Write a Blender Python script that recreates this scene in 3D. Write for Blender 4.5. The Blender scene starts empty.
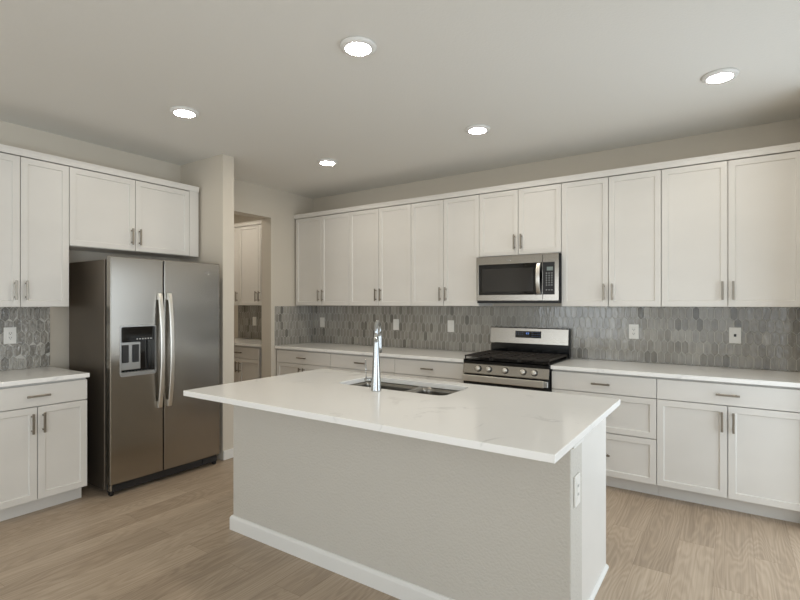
import bpy, bmesh, math, random
from mathutils import Vector, Matrix
random.seed(7)
S = bpy.context.scene
COL = S.collection
PI = math.pi

# ------------------------------------------------------------------ camera
YAW = 34.195
cam_d = bpy.data.cameras.new('camera')
cam = bpy.data.objects.new('camera', cam_d); COL.objects.link(cam)
cam.location = (4.449, -4.5674, 1.41)
cam.rotation_euler = (PI / 2, 0, math.radians(YAW))
cam_d.sensor_width = 36.0
cam_d.lens = 36.0 * 488.98 / 800.0
cam_d.shift_y = (303.49 - 300.0) / 800.0
cam_d.clip_start = 0.05
S.camera = cam

# ------------------------------------------------------------------ world, daylight, exposure
W = bpy.data.worlds.new('world'); S.world = W; W.use_nodes = True
W.node_tree.nodes['Background'].inputs[0].default_value = (0.75, 0.86, 1.0, 1)
W.node_tree.nodes['Background'].inputs[1].default_value = 1.0
S.view_settings.view_transform = 'Standard'
S.view_settings.look = 'None'
S.view_settings.exposure = 0.0
S.view_settings.gamma = 1.0
S.view_settings.use_curve_mapping = False


def area(name, loc, rot, sx, sy, power, col):
    d = bpy.data.lights.new(name, 'AREA'); d.shape = 'RECTANGLE'; d.size = sx; d.size_y = sy
    d.energy = power; d.color = col
    o = bpy.data.objects.new(name, d); COL.objects.link(o); o.location = loc; o.rotation_euler = rot
    return o


# daylight through the patio door (right wall) and the two great-room windows behind the camera
area('daylight_patio_door', (5.53, -1.32, 1.06), (0, PI / 2, 0), 1.95, 2.44, 36, (0.82, 0.92, 1.0))
area('added_side_window_light', (5.53, -6.1, 1.3), (0, PI / 2, 0), 1.8, 2.9, 76, (0.86, 0.94, 1.0))  # fill from an added side window, evens the light on the left side
area('daylight_window_one', (1.4, -8.38, 1.3), (PI / 2, 0, 0), 1.9, 1.7, 36, (0.90, 0.96, 1.0))
area('daylight_window_two', (4.2, -8.38, 1.3), (PI / 2, 0, 0), 1.9, 1.7, 6, (0.90, 0.96, 1.0))
LENS_STRENGTH = 114.0


# ------------------------------------------------------------------ materials
def lin(c):
    return tuple(((v / 255) / 12.92 if v / 255 <= 0.04045 else ((v / 255 + 0.055) / 1.055) ** 2.4) for v in c) + (1.0,)


def new_mat(name, col, rough=0.5, metal=0.0, **kw):
    m = bpy.data.materials.new(name); m.use_nodes = True
    b = m.node_tree.nodes['Principled BSDF']
    b.inputs['Base Color'].default_value = lin(col)
    b.inputs['Roughness'].default_value = rough
    b.inputs['Metallic'].default_value = metal
    for k, v in kw.items(): b.inputs[k.replace('_', ' ')].default_value = v
    return m


def N(m, kind, **kw):
    n = m.node_tree.nodes.new(kind)
    for k, v in kw.items(): setattr(n, k, v)
    return n


def L(m, a, b): m.node_tree.links.new(a, b)


def bsdf(m): return m.node_tree.nodes['Principled BSDF']


def mapped(m, scale, coord='Object'):
    tc = N(m, 'ShaderNodeTexCoord'); mp = N(m, 'ShaderNodeMapping'); mp.inputs['Scale'].default_value = scale
    L(m, tc.outputs[coord], mp.inputs['Vector']); return mp.outputs[0]


def bump_noise(m, scale, strength, dist=0.002, detail=3.0):
    nz = N(m, 'ShaderNodeTexNoise'); nz.inputs['Scale'].default_value = 1.0; nz.inputs['Detail'].default_value = detail
    L(m, mapped(m, scale), nz.inputs['Vector'])
    bp = N(m, 'ShaderNodeBump'); bp.inputs['Strength'].default_value = strength; bp.inputs['Distance'].default_value = dist
    L(m, nz.outputs['Fac'], bp.inputs['Height']); L(m, bp.outputs[0], bsdf(m).inputs['Normal'])


def mottle(m, scale, c0, c1, lo=0.35, hi=0.65):
    nz = N(m, 'ShaderNodeTexNoise'); nz.inputs['Scale'].default_value = 1.0; nz.inputs['Detail'].default_value = 4
    L(m, mapped(m, scale), nz.inputs['Vector'])
    r = N(m, 'ShaderNodeValToRGB'); r.color_ramp.elements[0].position = lo; r.color_ramp.elements[1].position = hi
    r.color_ramp.elements[0].color = lin(c0); r.color_ramp.elements[1].color = lin(c1)
    L(m, nz.outputs['Fac'], r.inputs[0]); L(m, r.outputs[0], bsdf(m).inputs['Base Color'])


M = {}
M['wall'] = new_mat('wall_paint', (212, 204, 190), 0.75)
bump_noise(M['wall'], (90, 90, 90), 0.18, 0.004)
M['ceiling'] = new_mat('ceiling_paint', (231, 229, 223), 0.85)
bump_noise(M['ceiling'], (70, 70, 70), 0.2, 0.005)
M['pony'] = new_mat('island_wall_paint', (203, 199, 190), 0.6)
bump_noise(M['pony'], (90, 90, 90), 0.7, 0.005)
M['trim'] = new_mat('white_trim_paint', (232, 231, 227), 0.4)
M['cab'] = new_mat('cabinet_paint', (224, 221, 215), 0.38)
mottle(M['cab'], (1.5, 1.5, 2.5), (221, 218, 212), (226, 223, 217))
M['cab_in'] = new_mat('cabinet_gap_shadow_board', (150, 140, 125), 0.7)
M['nickel'] = new_mat('brushed_nickel', (150, 143, 132), 0.36, 1.0)
M['chrome'] = new_mat('chrome', (184, 187, 188), 0.18, 1.0)
M['plate'] = new_mat('white_plastic', (236, 234, 228), 0.35)
M['black'] = new_mat('black_plastic', (16, 16, 17), 0.4)
M['gasket'] = new_mat('dark_gasket', (10, 10, 10), 0.7)
M['iron'] = new_mat('cast_iron', (40, 35, 31), 0.5)
bump_noise(M['iron'], (200, 200, 200), 0.2, 0.001)
M['enamel'] = new_mat('black_enamel', (12, 12, 13), 0.15)
M['glass_black'] = new_mat('black_glass', (8, 8, 9), 0.06)
M['window_mesh'] = new_mat('oven_window_glass', (44, 42, 40), 0.1)
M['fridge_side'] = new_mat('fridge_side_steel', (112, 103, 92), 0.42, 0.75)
M['grey_plastic'] = new_mat('grey_plastic', (42, 42, 43), 0.45)
M['silver_plastic'] = new_mat('silver_plastic', (170, 170, 168), 0.3, 0.6)
M['screen'] = new_mat('display_glass', (120, 132, 128), 0.3)
M['legend'] = new_mat('key_legend', (215, 216, 214), 0.5)
M['keys'] = M['legend']


def steel(name, col, rough, aniso):
    m = new_mat(name, col, rough, 1.0)
    b = bsdf(m)
    b.inputs['Anisotropic'].default_value = aniso
    vt = N(m, 'ShaderNodeVectorTransform'); vt.vector_type = 'VECTOR'; vt.convert_from = 'OBJECT'; vt.convert_to = 'WORLD'
    vt.inputs[0].default_value = (1, 0, 0)
    L(m, vt.outputs[0], b.inputs['Tangent'])
    nz = N(m, 'ShaderNodeTexNoise'); nz.inputs['Scale'].default_value = 1.0; nz.inputs['Detail'].default_value = 2
    L(m, mapped(m, (3, 3, 160)), nz.inputs['Vector'])
    mr = N(m, 'ShaderNodeMapRange'); mr.inputs[3].default_value = rough - 0.012; mr.inputs[4].default_value = rough + 0.012
    L(m, nz.outputs['Fac'], mr.inputs[0]); L(m, mr.outputs[0], b.inputs['Roughness'])
    return m


M['steel'] = steel('stainless_steel', (162, 157, 149), 0.22, 0.75)
M['steel_sink'] = new_mat('sink_steel', (150, 147, 141), 0.28, 1.0)


def emit(name, col, strength):
    m = new_mat(name, col, 0.4)
    b = bsdf(m); b.inputs['Emission Color'].default_value = lin(col); b.inputs['Emission Strength'].default_value = strength
    return m


M['lens'] = emit('light_lens', (255, 244, 227), LENS_STRENGTH)
M['digits'] = emit('clock_digits', (120, 165, 235), 0.8)
M['icons'] = emit('panel_icons', (70, 90, 120), 0.6)


def make_quartz():
    m = new_mat('white_quartz', (250, 249, 246), 0.12)
    b = bsdf(m)
    v = mapped(m, (1, 1, 1))
    n1 = N(m, 'ShaderNodeTexNoise'); n1.inputs['Scale'].default_value = 2.2; n1.inputs['Detail'].default_value = 6; n1.inputs['Distortion'].default_value = 1.2
    L(m, v, n1.inputs['Vector'])
    sub = N(m, 'ShaderNodeMath', operation='SUBTRACT'); sub.inputs[1].default_value = 0.5; L(m, n1.outputs['Fac'], sub.inputs[0])
    ab = N(m, 'ShaderNodeMath', operation='ABSOLUTE'); L(m, sub.outputs[0], ab.inputs[0])
    r = N(m, 'ShaderNodeValToRGB'); r.color_ramp.elements[0].position = 0.0; r.color_ramp.elements[1].position = 0.022
    r.color_ramp.elements[0].color = (1, 1, 1, 1); r.color_ramp.elements[1].color = (0, 0, 0, 1)
    L(m, ab.outputs[0], r.inputs[0])
    n2 = N(m, 'ShaderNodeTexNoise'); n2.inputs['Scale'].default_value = 3.5; n2.inputs['Detail'].default_value = 3; L(m, v, n2.inputs['Vector'])
    r2 = N(m, 'ShaderNodeValToRGB'); r2.color_ramp.elements[0].position = 0.52; r2.color_ramp.elements[1].position = 0.72
    L(m, n2.outputs['Fac'], r2.inputs[0])
    mul = N(m, 'ShaderNodeMath', operation='MULTIPLY'); L(m, r.outputs[0], mul.inputs[0]); L(m, r2.outputs[0], mul.inputs[1])
    mul2 = N(m, 'ShaderNodeMath', operation='MULTIPLY'); mul2.inputs[1].default_value = 0.36; L(m, mul.outputs[0], mul2.inputs[0])
    mx = N(m, 'ShaderNodeMix', data_type='RGBA'); L(m, mul2.outputs[0], mx.inputs['Factor'])
    mx.inputs[6].default_value = lin((250, 249, 246)); mx.inputs[7].default_value = lin((160, 160, 160))
    L(m, mx.outputs[2], b.inputs['Base Color'])
    return m


M['quartz'] = make_quartz()


def make_tile(name, strength, dist):
    m = new_mat(name, (125, 121, 113), 0.1, Specular_IOR_Level=0.7)
    b = bsdf(m)
    g = N(m, 'ShaderNodeNewGeometry')
    r = N(m, 'ShaderNodeValToRGB'); cr = r.color_ramp
    cr.elements[0].position = 0.0; cr.elements[0].color = lin((116, 113, 106))
    cr.elements[1].position = 1.0; cr.elements[1].color = lin((166, 162, 153))
    e = cr.elements.new(0.14); e.color = lin((142, 138, 130))
    e = cr.elements.new(0.6); e.color = lin((154, 150, 142))
    L(m, g.outputs['Random Per Island'], r.inputs[0])
    nz = N(m, 'ShaderNodeTexNoise'); nz.inputs['Scale'].default_value = 1; nz.inputs['Detail'].default_value = 3
    L(m, mapped(m, (60, 60, 14)), nz.inputs['Vector'])
    mr = N(m, 'ShaderNodeMapRange'); mr.inputs[1].default_value = 0.3; mr.inputs[2].default_value = 0.7; mr.inputs[3].default_value = 0.86; mr.inputs[4].default_value = 1.12
    L(m, nz.outputs['Fac'], mr.inputs[0])
    mx = N(m, 'ShaderNodeMix', data_type='RGBA', blend_type='MULTIPLY'); mx.inputs['Factor'].default_value = 1
    L(m, r.outputs[0], mx.inputs[6]); L(m, mr.outputs[0], mx.inputs[7]); L(m, mx.outputs[2], b.inputs['Base Color'])
    n2 = N(m, 'ShaderNodeTexNoise'); n2.inputs['Scale'].default_value = 1; n2.inputs['Detail'].default_value = 1.5
    L(m, mapped(m, (55, 55, 40)), n2.inputs['Vector'])
    bp = N(m, 'ShaderNodeBump'); bp.inputs['Strength'].default_value = strength; bp.inputs['Distance'].default_value = dist
    L(m, n2.outputs['Fac'], bp.inputs['Height']); L(m, bp.outputs[0], b.inputs['Normal'])
    return m


M['tile'] = make_tile('glazed_picket_tile', 0.3, 0.005)
M['tile_wavy'] = make_tile('wavy_glazed_picket_tile', 0.8, 0.011)
M['grout'] = new_mat('tile_grout', (206, 203, 196), 0.8)


def make_floor():
    m = new_mat('oak_plank_floor', (170, 145, 118), 0.42)
    b = bsdf(m)
    tc = N(m, 'ShaderNodeTexCoord')
    sep = N(m, 'ShaderNodeSeparateXYZ'); L(m, tc.outputs['Object'], sep.inputs[0])
    cb = N(m, 'ShaderNodeCombineXYZ'); L(m, sep.outputs[1], cb.inputs[0]); L(m, sep.outputs[0], cb.inputs[1])
    br = N(m, 'ShaderNodeTexBrick'); br.offset = 0.37; br.offset_frequency = 2
    br.inputs['Scale'].default_value = 1.0; br.inputs['Brick Width'].default_value = 1.22; br.inputs['Row Height'].default_value = 0.182
    br.inputs['Mortar Size'].default_value = 0.0008; br.inputs['Mortar Smooth'].default_value = 0.1; br.inputs['Bias'].default_value = 0
    br.inputs['Color1'].default_value = (0, 0, 0, 1); br.inputs['Color2'].default_value = (1, 1, 1, 1); br.inputs['Mortar'].default_value = (0.5, 0.5, 0.5, 1)
    L(m, cb.outputs[0], br.inputs['Vector'])
    rnd = N(m, 'ShaderNodeSeparateColor'); L(m, br.outputs['Color'], rnd.inputs[0])
    # grain coordinates: stretched along the plank, shifted per plank
    off = N(m, 'ShaderNodeMath', operation='MULTIPLY'); off.inputs[1].default_value = 57.0; L(m, rnd.outputs[0], off.inputs[0])
    cx = N(m, 'ShaderNodeMath', operation='MULTIPLY'); cx.inputs[1].default_value = 6.5; L(m, sep.outputs[0], cx.inputs[0])
    cy = N(m, 'ShaderNodeMath', operation='MULTIPLY'); cy.inputs[1].default_value = 0.9; L(m, sep.outputs[1], cy.inputs[0])
    gv = N(m, 'ShaderNodeCombineXYZ'); L(m, cx.outputs[0], gv.inputs[0]); L(m, cy.outputs[0], gv.inputs[1]); L(m, off.outputs[0], gv.inputs[2])
    n1 = N(m, 'ShaderNodeTexNoise'); n1.inputs['Scale'].default_value = 1.0; n1.inputs['Detail'].default_value = 3.0; n1.inputs['Roughness'].default_value = 0.35
    L(m, gv.outputs[0], n1.inputs['Vector'])
    k = N(m, 'ShaderNodeMath', operation='MULTIPLY'); k.inputs[1].default_value = 150.0; L(m, n1.outputs['Fac'], k.inputs[0])
    sn = N(m, 'ShaderNodeMath', operation='SINE'); L(m, k.outputs[0], sn.inputs[0])
    # fine fibres
    fx = N(m, 'ShaderNodeMapping'); fx.inputs['Scale'].default_value = (22, 1.6, 1); L(m, gv.outputs[0], fx.inputs['Vector'])
    n2 = N(m, 'ShaderNodeTexNoise'); n2.inputs['Scale'].default_value = 1.0; n2.inputs['Detail'].default_value = 3; L(m, fx.outputs[0], n2.inputs['Vector'])
    # broad tone
    n3 = N(m, 'ShaderNodeTexNoise'); n3.inputs['Scale'].default_value = 0.5; n3.inputs['Detail'].default_value = 2; L(m, gv.outputs[0], n3.inputs['Vector'])
    a1 = N(m, 'ShaderNodeMath', operation='MULTIPLY_ADD'); a1.inputs[1].default_value = 0.075; L(m, sn.outputs[0], a1.inputs[0])
    a2 = N(m, 'ShaderNodeMath', operation='MULTIPLY_ADD'); a2.inputs[1].default_value = 0.55; L(m, n2.outputs['Fac'], a2.inputs[0])
    a3 = N(m, 'ShaderNodeMath', operation='MULTIPLY_ADD'); a3.inputs[1].default_value = 0.55; L(m, n3.outputs['Fac'], a3.inputs[0])
    a4 = N(m, 'ShaderNodeMath', operation='MULTIPLY_ADD'); a4.inputs[1].default_value = 0.16; a4.inputs[2].default_value = -0.11; L(m, rnd.outputs[0], a4.inputs[0])
    L(m, a4.outputs[0], a3.inputs[2]); L(m, a3.outputs[0], a2.inputs[2]); L(m, a2.outputs[0], a1.inputs[2])
    r = N(m, 'ShaderNodeValToRGB'); cr = r.color_ramp
    cr.elements[0].position = 0.2; cr.elements[0].color = lin((146, 129, 110))
    cr.elements[1].position = 0.85; cr.elements[1].color = lin((200, 183, 162))
    e = cr.elements.new(0.52); e.color = lin((176, 157, 136))
    L(m, a1.outputs[0], r.inputs[0])
    mx = N(m, 'ShaderNodeMix', data_type='RGBA'); L(m, br.outputs['Fac'], mx.inputs['Factor']); L(m, r.outputs[0], mx.inputs[6]); mx.inputs[7].default_value = lin((140, 120, 100))
    L(m, mx.outputs[2], b.inputs['Base Color'])
    bp = N(m, 'ShaderNodeBump'); bp.inputs['Strength'].default_value = 0.15; bp.inputs['Distance'].default_value = 0.001
    L(m, a1.outputs[0], bp.inputs['Height']); L(m, bp.outputs[0], b.inputs['Normal'])
    return m


M['floor'] = make_floor()
M['glass'] = new_mat('window_glass', (255, 255, 255), 0.0, 0.0, Transmission_Weight=1.0)


# ------------------------------------------------------------------ mesh helpers
def box(bm, x0, x1, y0, y1, z0, z1, bevel=0.0, seg=1):
    x0, x1 = min(x0, x1), max(x0, x1); y0, y1 = min(y0, y1), max(y0, y1); z0, z1 = min(z0, z1), max(z0, z1)
    r = bmesh.ops.create_cube(bm, size=1.0)
    vs = r['verts']
    for v in vs:
        v.co = Vector((x0 if v.co.x < 0 else x1, y0 if v.co.y < 0 else y1, z0 if v.co.z < 0 else z1))
    if bevel > 0:
        es = list({e for v in vs for e in v.link_edges})
        bmesh.ops.bevel(bm, geom=es, offset=bevel, segments=seg, affect='EDGES', profile=0.5)
    return vs


def tube(bm, pts, rad, n=12, caps=True):
    pts = [Vector(p) for p in pts]
    rads = rad if isinstance(rad, (list, tuple)) else [rad] * len(pts)
    rings = []
    up = None
    for i, p in enumerate(pts):
        t = (pts[min(i + 1, len(pts) - 1)] - pts[max(i - 1, 0)]).normalized()
        if up is None:
            up = Vector((0, 0, 1)) if abs(t.z) < 0.9 else Vector((1, 0, 0))
        a = t.cross(up).normalized(); b2 = a.cross(t).normalized(); up = b2
        rings.append([bm.verts.new(p + (a * math.cos(2 * PI * k / n) + b2 * math.sin(2 * PI * k / n)) * rads[i]) for k in range(n)])
    for i in range(len(rings) - 1):
        for k in range(n):
            f = bm.faces.new((rings[i][k], rings[i][(k + 1) % n], rings[i + 1][(k + 1) % n], rings[i + 1][k])); f.smooth = True
    if caps:
        bm.faces.new(list(reversed(rings[0]))); bm.faces.new(rings[-1])


def lathe(bm, prof, center=(0, 0, 0), n=24, axis='Z', smooth=True):
    c = Vector(center); rings = []
    for r, h in prof:
        ring = []
        for k in range(n):
            a = 2 * PI * k / n
            if axis == 'Z': q = Vector((r * math.cos(a), r * math.sin(a), h))
            elif axis == 'Y': q = Vector((r * math.cos(a), h, r * math.sin(a)))
            else: q = Vector((h, r * math.cos(a), r * math.sin(a)))
            ring.append(bm.verts.new(c + q))
        rings.append(ring)
    for i in range(len(rings) - 1):
        for k in range(n):
            f = bm.faces.new((rings[i][k], rings[i][(k + 1) % n], rings[i + 1][(k + 1) % n], rings[i + 1][k])); f.smooth = smooth
    bm.faces.new(list(reversed(rings[0]))); bm.faces.new(rings[-1])


def rrect(x0, x1, y0, y1, r, n=5):
    out = []
    for cx, cy, a0 in ((x1 - r, y1 - r, 0), (x0 + r, y1 - r, PI / 2), (x0 + r, y0 + r, PI), (x1 - r, y0 + r, 1.5 * PI)):
        for k in range(n + 1):
            a = a0 + (PI / 2) * k / n
            out.append((cx + r * math.cos(a), cy + r * math.sin(a)))
    return out


def slab_with_hole(bm, outer, inner, h0, h1, place):
    """extruded plate between two outlines; place(u, v, h) -> 3-D point"""
    def loop(pts):
        vs = [bm.verts.new(place(u, v, h1)) for u, v in pts]
        return vs, [bm.edges.new((vs[i], vs[(i + 1) % len(vs)])) for i in range(len(vs))]
    vo, eo = loop(outer); vi, ei = loop(inner)
    r = bmesh.ops.triangle_fill(bm, use_beauty=True, use_dissolve=False, edges=eo + ei)
    faces = [f for f in r['geom'] if isinstance(f, bmesh.types.BMFace)]
    dirv = Vector(place(0, 0, h0)) - Vector(place(0, 0, h1))
    ex = bmesh.ops.extrude_face_region(bm, geom=faces)
    nv = [g for g in ex['geom'] if isinstance(g, bmesh.types.BMVert)]
    bmesh.ops.translate(bm, verts=nv, vec=dirv)


def link(name, bm, mat, parent=None, bevel=0.0, seg=2, angle=40):
    bmesh.ops.recalc_face_normals(bm, faces=bm.faces)
    me = bpy.data.meshes.new(name); bm.to_mesh(me); bm.free()
    me.materials.append(mat)
    o = bpy.data.objects.new(name, me); COL.objects.link(o)
    if parent is not None: o.parent = parent
    if bevel > 0:
        b = o.modifiers.new('bevel', 'BEVEL'); b.width = bevel; b.segments = seg; b.limit_method = 'ANGLE'; b.angle_limit = math.radians(angle)
    return o


def BM(): return bmesh.new()


def bx(name, mat, parent, *args, **kw):
    b = BM(); bev = kw.pop('bevel', 0.0); seg = kw.pop('seg', 1)
    if args and isinstance(args[0], (list, tuple)):
        for a in args: box(b, *a, bevel=bev, seg=seg)
    else:
        box(b, *args, bevel=bev, seg=seg)
    return link(name, b, mat, parent)


def thing(name, label, cat, loc=(0, 0, 0), rotz=0.0, group=None):
    o = bpy.data.objects.new(name, None); COL.objects.link(o)
    o.empty_display_size = 0.1; o.location = loc; o.rotation_euler = (0, 0, rotz)
    o['label'] = label; o['category'] = cat
    if group: o['group'] = group
    return o


def tag(o, label, cat, group=None):
    o['label'] = label; o['category'] = cat
    if group: o['group'] = group
    return o


def struct(o): o['kind'] = 'structure'; return o


def copy_tree(o, parent=None):
    c = o.copy(); COL.objects.link(c)
    if parent is not None: c.parent = parent
    for ch in list(o.children): copy_tree(ch, c)
    return c


LEFT = PI / 2          # things on the left wall: local x runs along +Y, fronts face +X

# ------------------------------------------------------------------ room shell
CEIL = 2.755
XR, YR = 5.6, -8.5
b = BM(); box(b, -2.4, XR + 0.15, YR - 0.15, 0.15, -0.1, 0.0)
struct(link('floor', b, M['floor']))
b = BM(); box(b, -2.4, XR + 0.15, YR - 0.15, 0.15, CEIL, CEIL + 0.1)
struct(link('ceiling', b, M['ceiling']))
b = BM(); box(b, -2.4, XR + 0.15, 0.0, 0.15, 0, CEIL)
struct(link('wall_back', b, M['wall']))
JY0, JY1, JZ = -1.60, -0.696, 2.41          # pantry doorway
b = BM()
box(b, -0.165, 0, YR, JY0, 0, CEIL); box(b, -0.165, 0, JY1, -0.0005, 0, CEIL); box(b, -0.165, 0, JY0, JY1, JZ, CEIL)
struct(link('wall_left', b, M['wall']))
b = BM(); box(b, 0.0005, 0.66, -1.826, -1.707, 0, CEIL)
struct(link('wall_alcove', b, M['wall']))
b = BM()
PY0, PY1, PZ = -2.6, -0.06, 2.12             # patio door opening
QY0, QY1, QZ0, QZ1 = -7.6, -4.6, 0.4, 2.2
for a in ((YR, QY0, 0, CEIL), (QY1, PY0, 0, CEIL), (QY0, QY1, 0, QZ0), (QY0, QY1, QZ1, CEIL)): box(b, XR, XR + 0.14, *a)
box(b, XR, XR + 0.14, PY1, 0, 0, CEIL); box(b, XR, XR + 0.14, PY0, PY1, PZ, CEIL)
struct(link('wall_right', b, M['wall']))
b = BM()
WX = [(0.4, 2.4), (3.2, 5.2)]; WZ0, WZ1 = 0.4, 2.2
box(b, -0.115, 0.4, YR - 0.14, YR, 0, CEIL); box(b, 2.4, 3.2, YR - 0.14, YR, 0, CEIL); box(b, 5.2, XR + 0.14, YR - 0.14, YR, 0, CEIL)
for x0, x1 in WX:
    box(b, x0, x1, YR - 0.14, YR, 0, WZ0); box(b, x0, x1, YR - 0.14, YR, WZ1, CEIL)
struct(link('wall_rear', b, M['wall']))
b = BM(); box(b, 4.872, 4.99, -0.70, -0.0005, 0, CEIL)
struct(link('wall_return', b, M['wall']))
b = BM(); box(b, -2.4, -2.25, -2.2, 0, 0, CEIL)
struct(link('wall_pantry', b, M['wall']))
b = BM(); box(b, -2.25, -0.166, -2.2, -2.08, 0, CEIL)
struct(link('wall_pantry_front', b, M['wall']))
# window frames with panes (behind the camera and to its right)
for i, (x0, x1) in enumerate(WX):
    b = BM(); t = 0.05
    for a in ((x0, x0 + t, WZ0, WZ1), (x1 - t, x1, WZ0, WZ1), (x0, x1, WZ0, WZ0 + t), (x0, x1, WZ1 - t, WZ1), ((x0 + x1) / 2 - t / 2, (x0 + x1) / 2 + t / 2, WZ0, WZ1)):
        box(b, a[0], a[1], YR - 0.11, YR - 0.05, a[2], a[3])
    w = struct(link('window_%d' % (i + 1), b, M['trim']))
    bx('pane', M['glass'], w, x0 + t, x1 - t, YR - 0.09, YR - 0.084, WZ0 + t, WZ1 - t)
b = BM(); t = 0.05
for a in ((QY0, QY0 + t, QZ0, QZ1), (QY1 - t, QY1, QZ0, QZ1), (QY0, QY1, QZ0, QZ0 + t), (QY0, QY1, QZ1 - t, QZ1), ((QY0 + QY1) / 2 - t / 2, (QY0 + QY1) / 2 + t / 2, QZ0, QZ1)):
    box(b, XR + 0.05, XR + 0.11, *a)
w = struct(link('window_3', b, M['trim']))  # unseen window added to carry the side fill light
bx('pane', M['glass'], w, XR + 0.084, XR + 0.09, QY0 + t, QY1 - t, QZ0 + t, QZ1 - t)
b = BM(); t = 0.07
for a in ((PY0, PY0 + t, 0, PZ), (PY1 - t, PY1, 0, PZ), (PY0, PY1, 0, 0.06), (PY0, PY1, PZ - t, PZ), ((PY0 + PY1) / 2 - t / 2, (PY0 + PY1) / 2 + t / 2, 0, PZ)):
    box(b, XR + 0.04, XR + 0.11, a[0], a[1], a[2], a[3])
d = struct(link('door_1', b, M['trim']))
bx('pane', M['glass'], d, XR + 0.07, XR + 0.076, PY0 + t, PY1 - t, 0.06, PZ - t)


# baseboards
def baseboard(name, pts_boxes):
    b = BM()
    for a in pts_boxes:
        box(b, *a[:4], 0, 0.078); x0, x1, y0, y1 = a[:4]
        dx = 0.004 if (x1 - x0) < (y1 - y0) else 0; dy = 0.004 if dx == 0 else 0
        box(b, x0 + (dx if a[4] == '+x' else 0), x1 - (dx if a[4] == '-x' else 0), y0 + (dy if a[4] == '-y' else 0), y1, 0.078, 0.088)
    return struct(link(name, b, M['trim'], bevel=0.003))


bs = BM()
for (x0, x1, y0, y1) in ((0.661, 0.674, -1.826, -1.707), (0.0, 0.674, -1.706, -1.693)):
    box(bs, x0, x1, y0, y1, 0, 0.085)
struct(link('baseboard_alcove', bs, M['trim'], bevel=0.004))
b = BM(); box(b, 0.001, 0.014, YR, -3.56, 0, 0.085); struct(link('baseboard_left', b, M['trim'], bevel=0.004))
b = BM(); box(b, 0.014, XR, YR + 0.001, YR + 0.014, 0, 0.085); struct(link('baseboard_rear', b, M['trim'], bevel=0.004))
b = BM(); box(b, XR - 0.014, XR - 0.001, YR + 0.014, PY0 - 0.02, 0, 0.085); box(b, 5.0, XR - 0.014, -0.014, -0.001, 0, 0.085)
struct(link('baseboard_right', b, M['trim'], bevel=0.004))


# ------------------------------------------------------------------ cabinets (local: x along the wall, wall at y=0, front faces -y)
def pull(parent, c, vertical, y, length=0.134):
    """bar pull with two posts, standing off a front at depth y"""
    b = BM(); h = length / 2; w = 0.0068
    if vertical:
        box(b, c[0] - w, c[0] + w, y - 0.034, y - 0.024, c[1] - h, c[1] + h, bevel=0.0015)
        for s in (-0.048, 0.048): box(b, c[0] - 0.005, c[0] + 0.005, y - 0.026, y, c[1] + s - 0.005, c[1] + s + 0.005)
    else:
        box(b, c[0] - h, c[0] + h, y - 0.034, y - 0.024, c[1] - w, c[1] + w, bevel=0.0015)
        for s in (-0.048, 0.048): box(b, c[0] + s - 0.005, c[0] + s + 0.005, y - 0.026, y, c[1] - 0.005, c[1] + 0.005)
    return link('handle', b, M['nickel'], parent)


def front(name, parent, x0, x1, z0, z1, yf, shaker=True, rail=0.06, t=0.02):
    b = BM()
    g = 0.0025
    vs = box(b, x0 + g, x1 - g, yf, yf + t, z0 + g, z1 - g)
    if shaker:
        b.faces.ensure_lookup_table()
        f = min(b.faces, key=lambda q: q.calc_center_median().y)
        r = bmesh.ops.inset_region(b, faces=[f], thickness=rail, depth=0.0)
        r = bmesh.ops.inset_region(b, faces=[f], thickness=0.003, depth=-0.0085)
    return link(name, b, M['cab'], parent, bevel=0.0012, seg=1)


def upper(label, loc, rot, x0, x1, z0, z1, splits, handles, group, depth=0.335, filler=0.0, cap=True):
    """splits: door boundaries in wall coordinates; handles: list of (door index, side)"""
    cx = (x0 + x1) / 2
    if rot: L0 = (loc[0], cx, z0)
    else: L0 = (cx, loc[1], z0)
    t = thing('upper_cabinet', label, 'cabinet', L0, rot, group)
    a, c = x0 - cx, x1 - cx
    h = z1 - z0
    b = BM(); box(b, a + 0.0006, c - 0.0006, -(depth - 0.029), -0.001, 0, h)
    link('body', b, M['cab'], t)
    if filler: bx('filler_strip', M['cab'], t, c - filler + 0.001, c - 0.001, -depth, -(depth - 0.0205), 0, h)
    for i in range(len(splits) - 1):
        s0, s1 = splits[i] - cx, splits[i + 1] - cx
        d = front('door', t, s0, s1, 0, h - 0.004, -depth)
        side = handles[i]
        if side:
            hx = s0 + 0.032 if side == 'L' else s1 - 0.032
            pull(d, (hx, 0.118), True, -depth)
    return t


UZ0, UZ1, CZ = 1.385, 2.443, 2.49
BU = 'wall cabinets along the range wall'
upper('tall white two-door wall cabinet at the far left corner, beside the pantry wall', (0, 0, 0), 0, 0.03, 0.878, UZ0, UZ1, (0.03, 0.452, 0.878), 'RL', BU)
upper('tall white two-door wall cabinet, second from the far corner, right of the corner cabinet', (0, 0, 0), 0, 0.878, 1.71, UZ0, UZ1, (0.878, 1.293, 1.71), 'RL', BU)
upper('tall white two-door wall cabinet directly left of the microwave', (0, 0, 0), 0, 1.71, 2.475, UZ0, UZ1, (1.71, 2.09, 2.475), 'RL', BU)
upper('short white two-door wall cabinet right above the microwave', (0, 0, 0), 0, 2.475, 3.24, 1.846, UZ1, (2.475, 2.857, 3.24), 'RL', BU)
upper('tall white two-door wall cabinet directly right of the microwave', (0, 0, 0), 0, 3.24, 3.998, UZ0, UZ1, (3.24, 3.617, 3.998), 'RL', BU)
upper('tall white two-door wall cabinet with widest doors, at the right edge of the photo', (0, 0, 0), 0, 3.998, 4.848, UZ0, UZ1, (3.998, 4.423, 4.848), 'RL', BU)
AU = 'wall cabinets beside and above the fridge'
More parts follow.
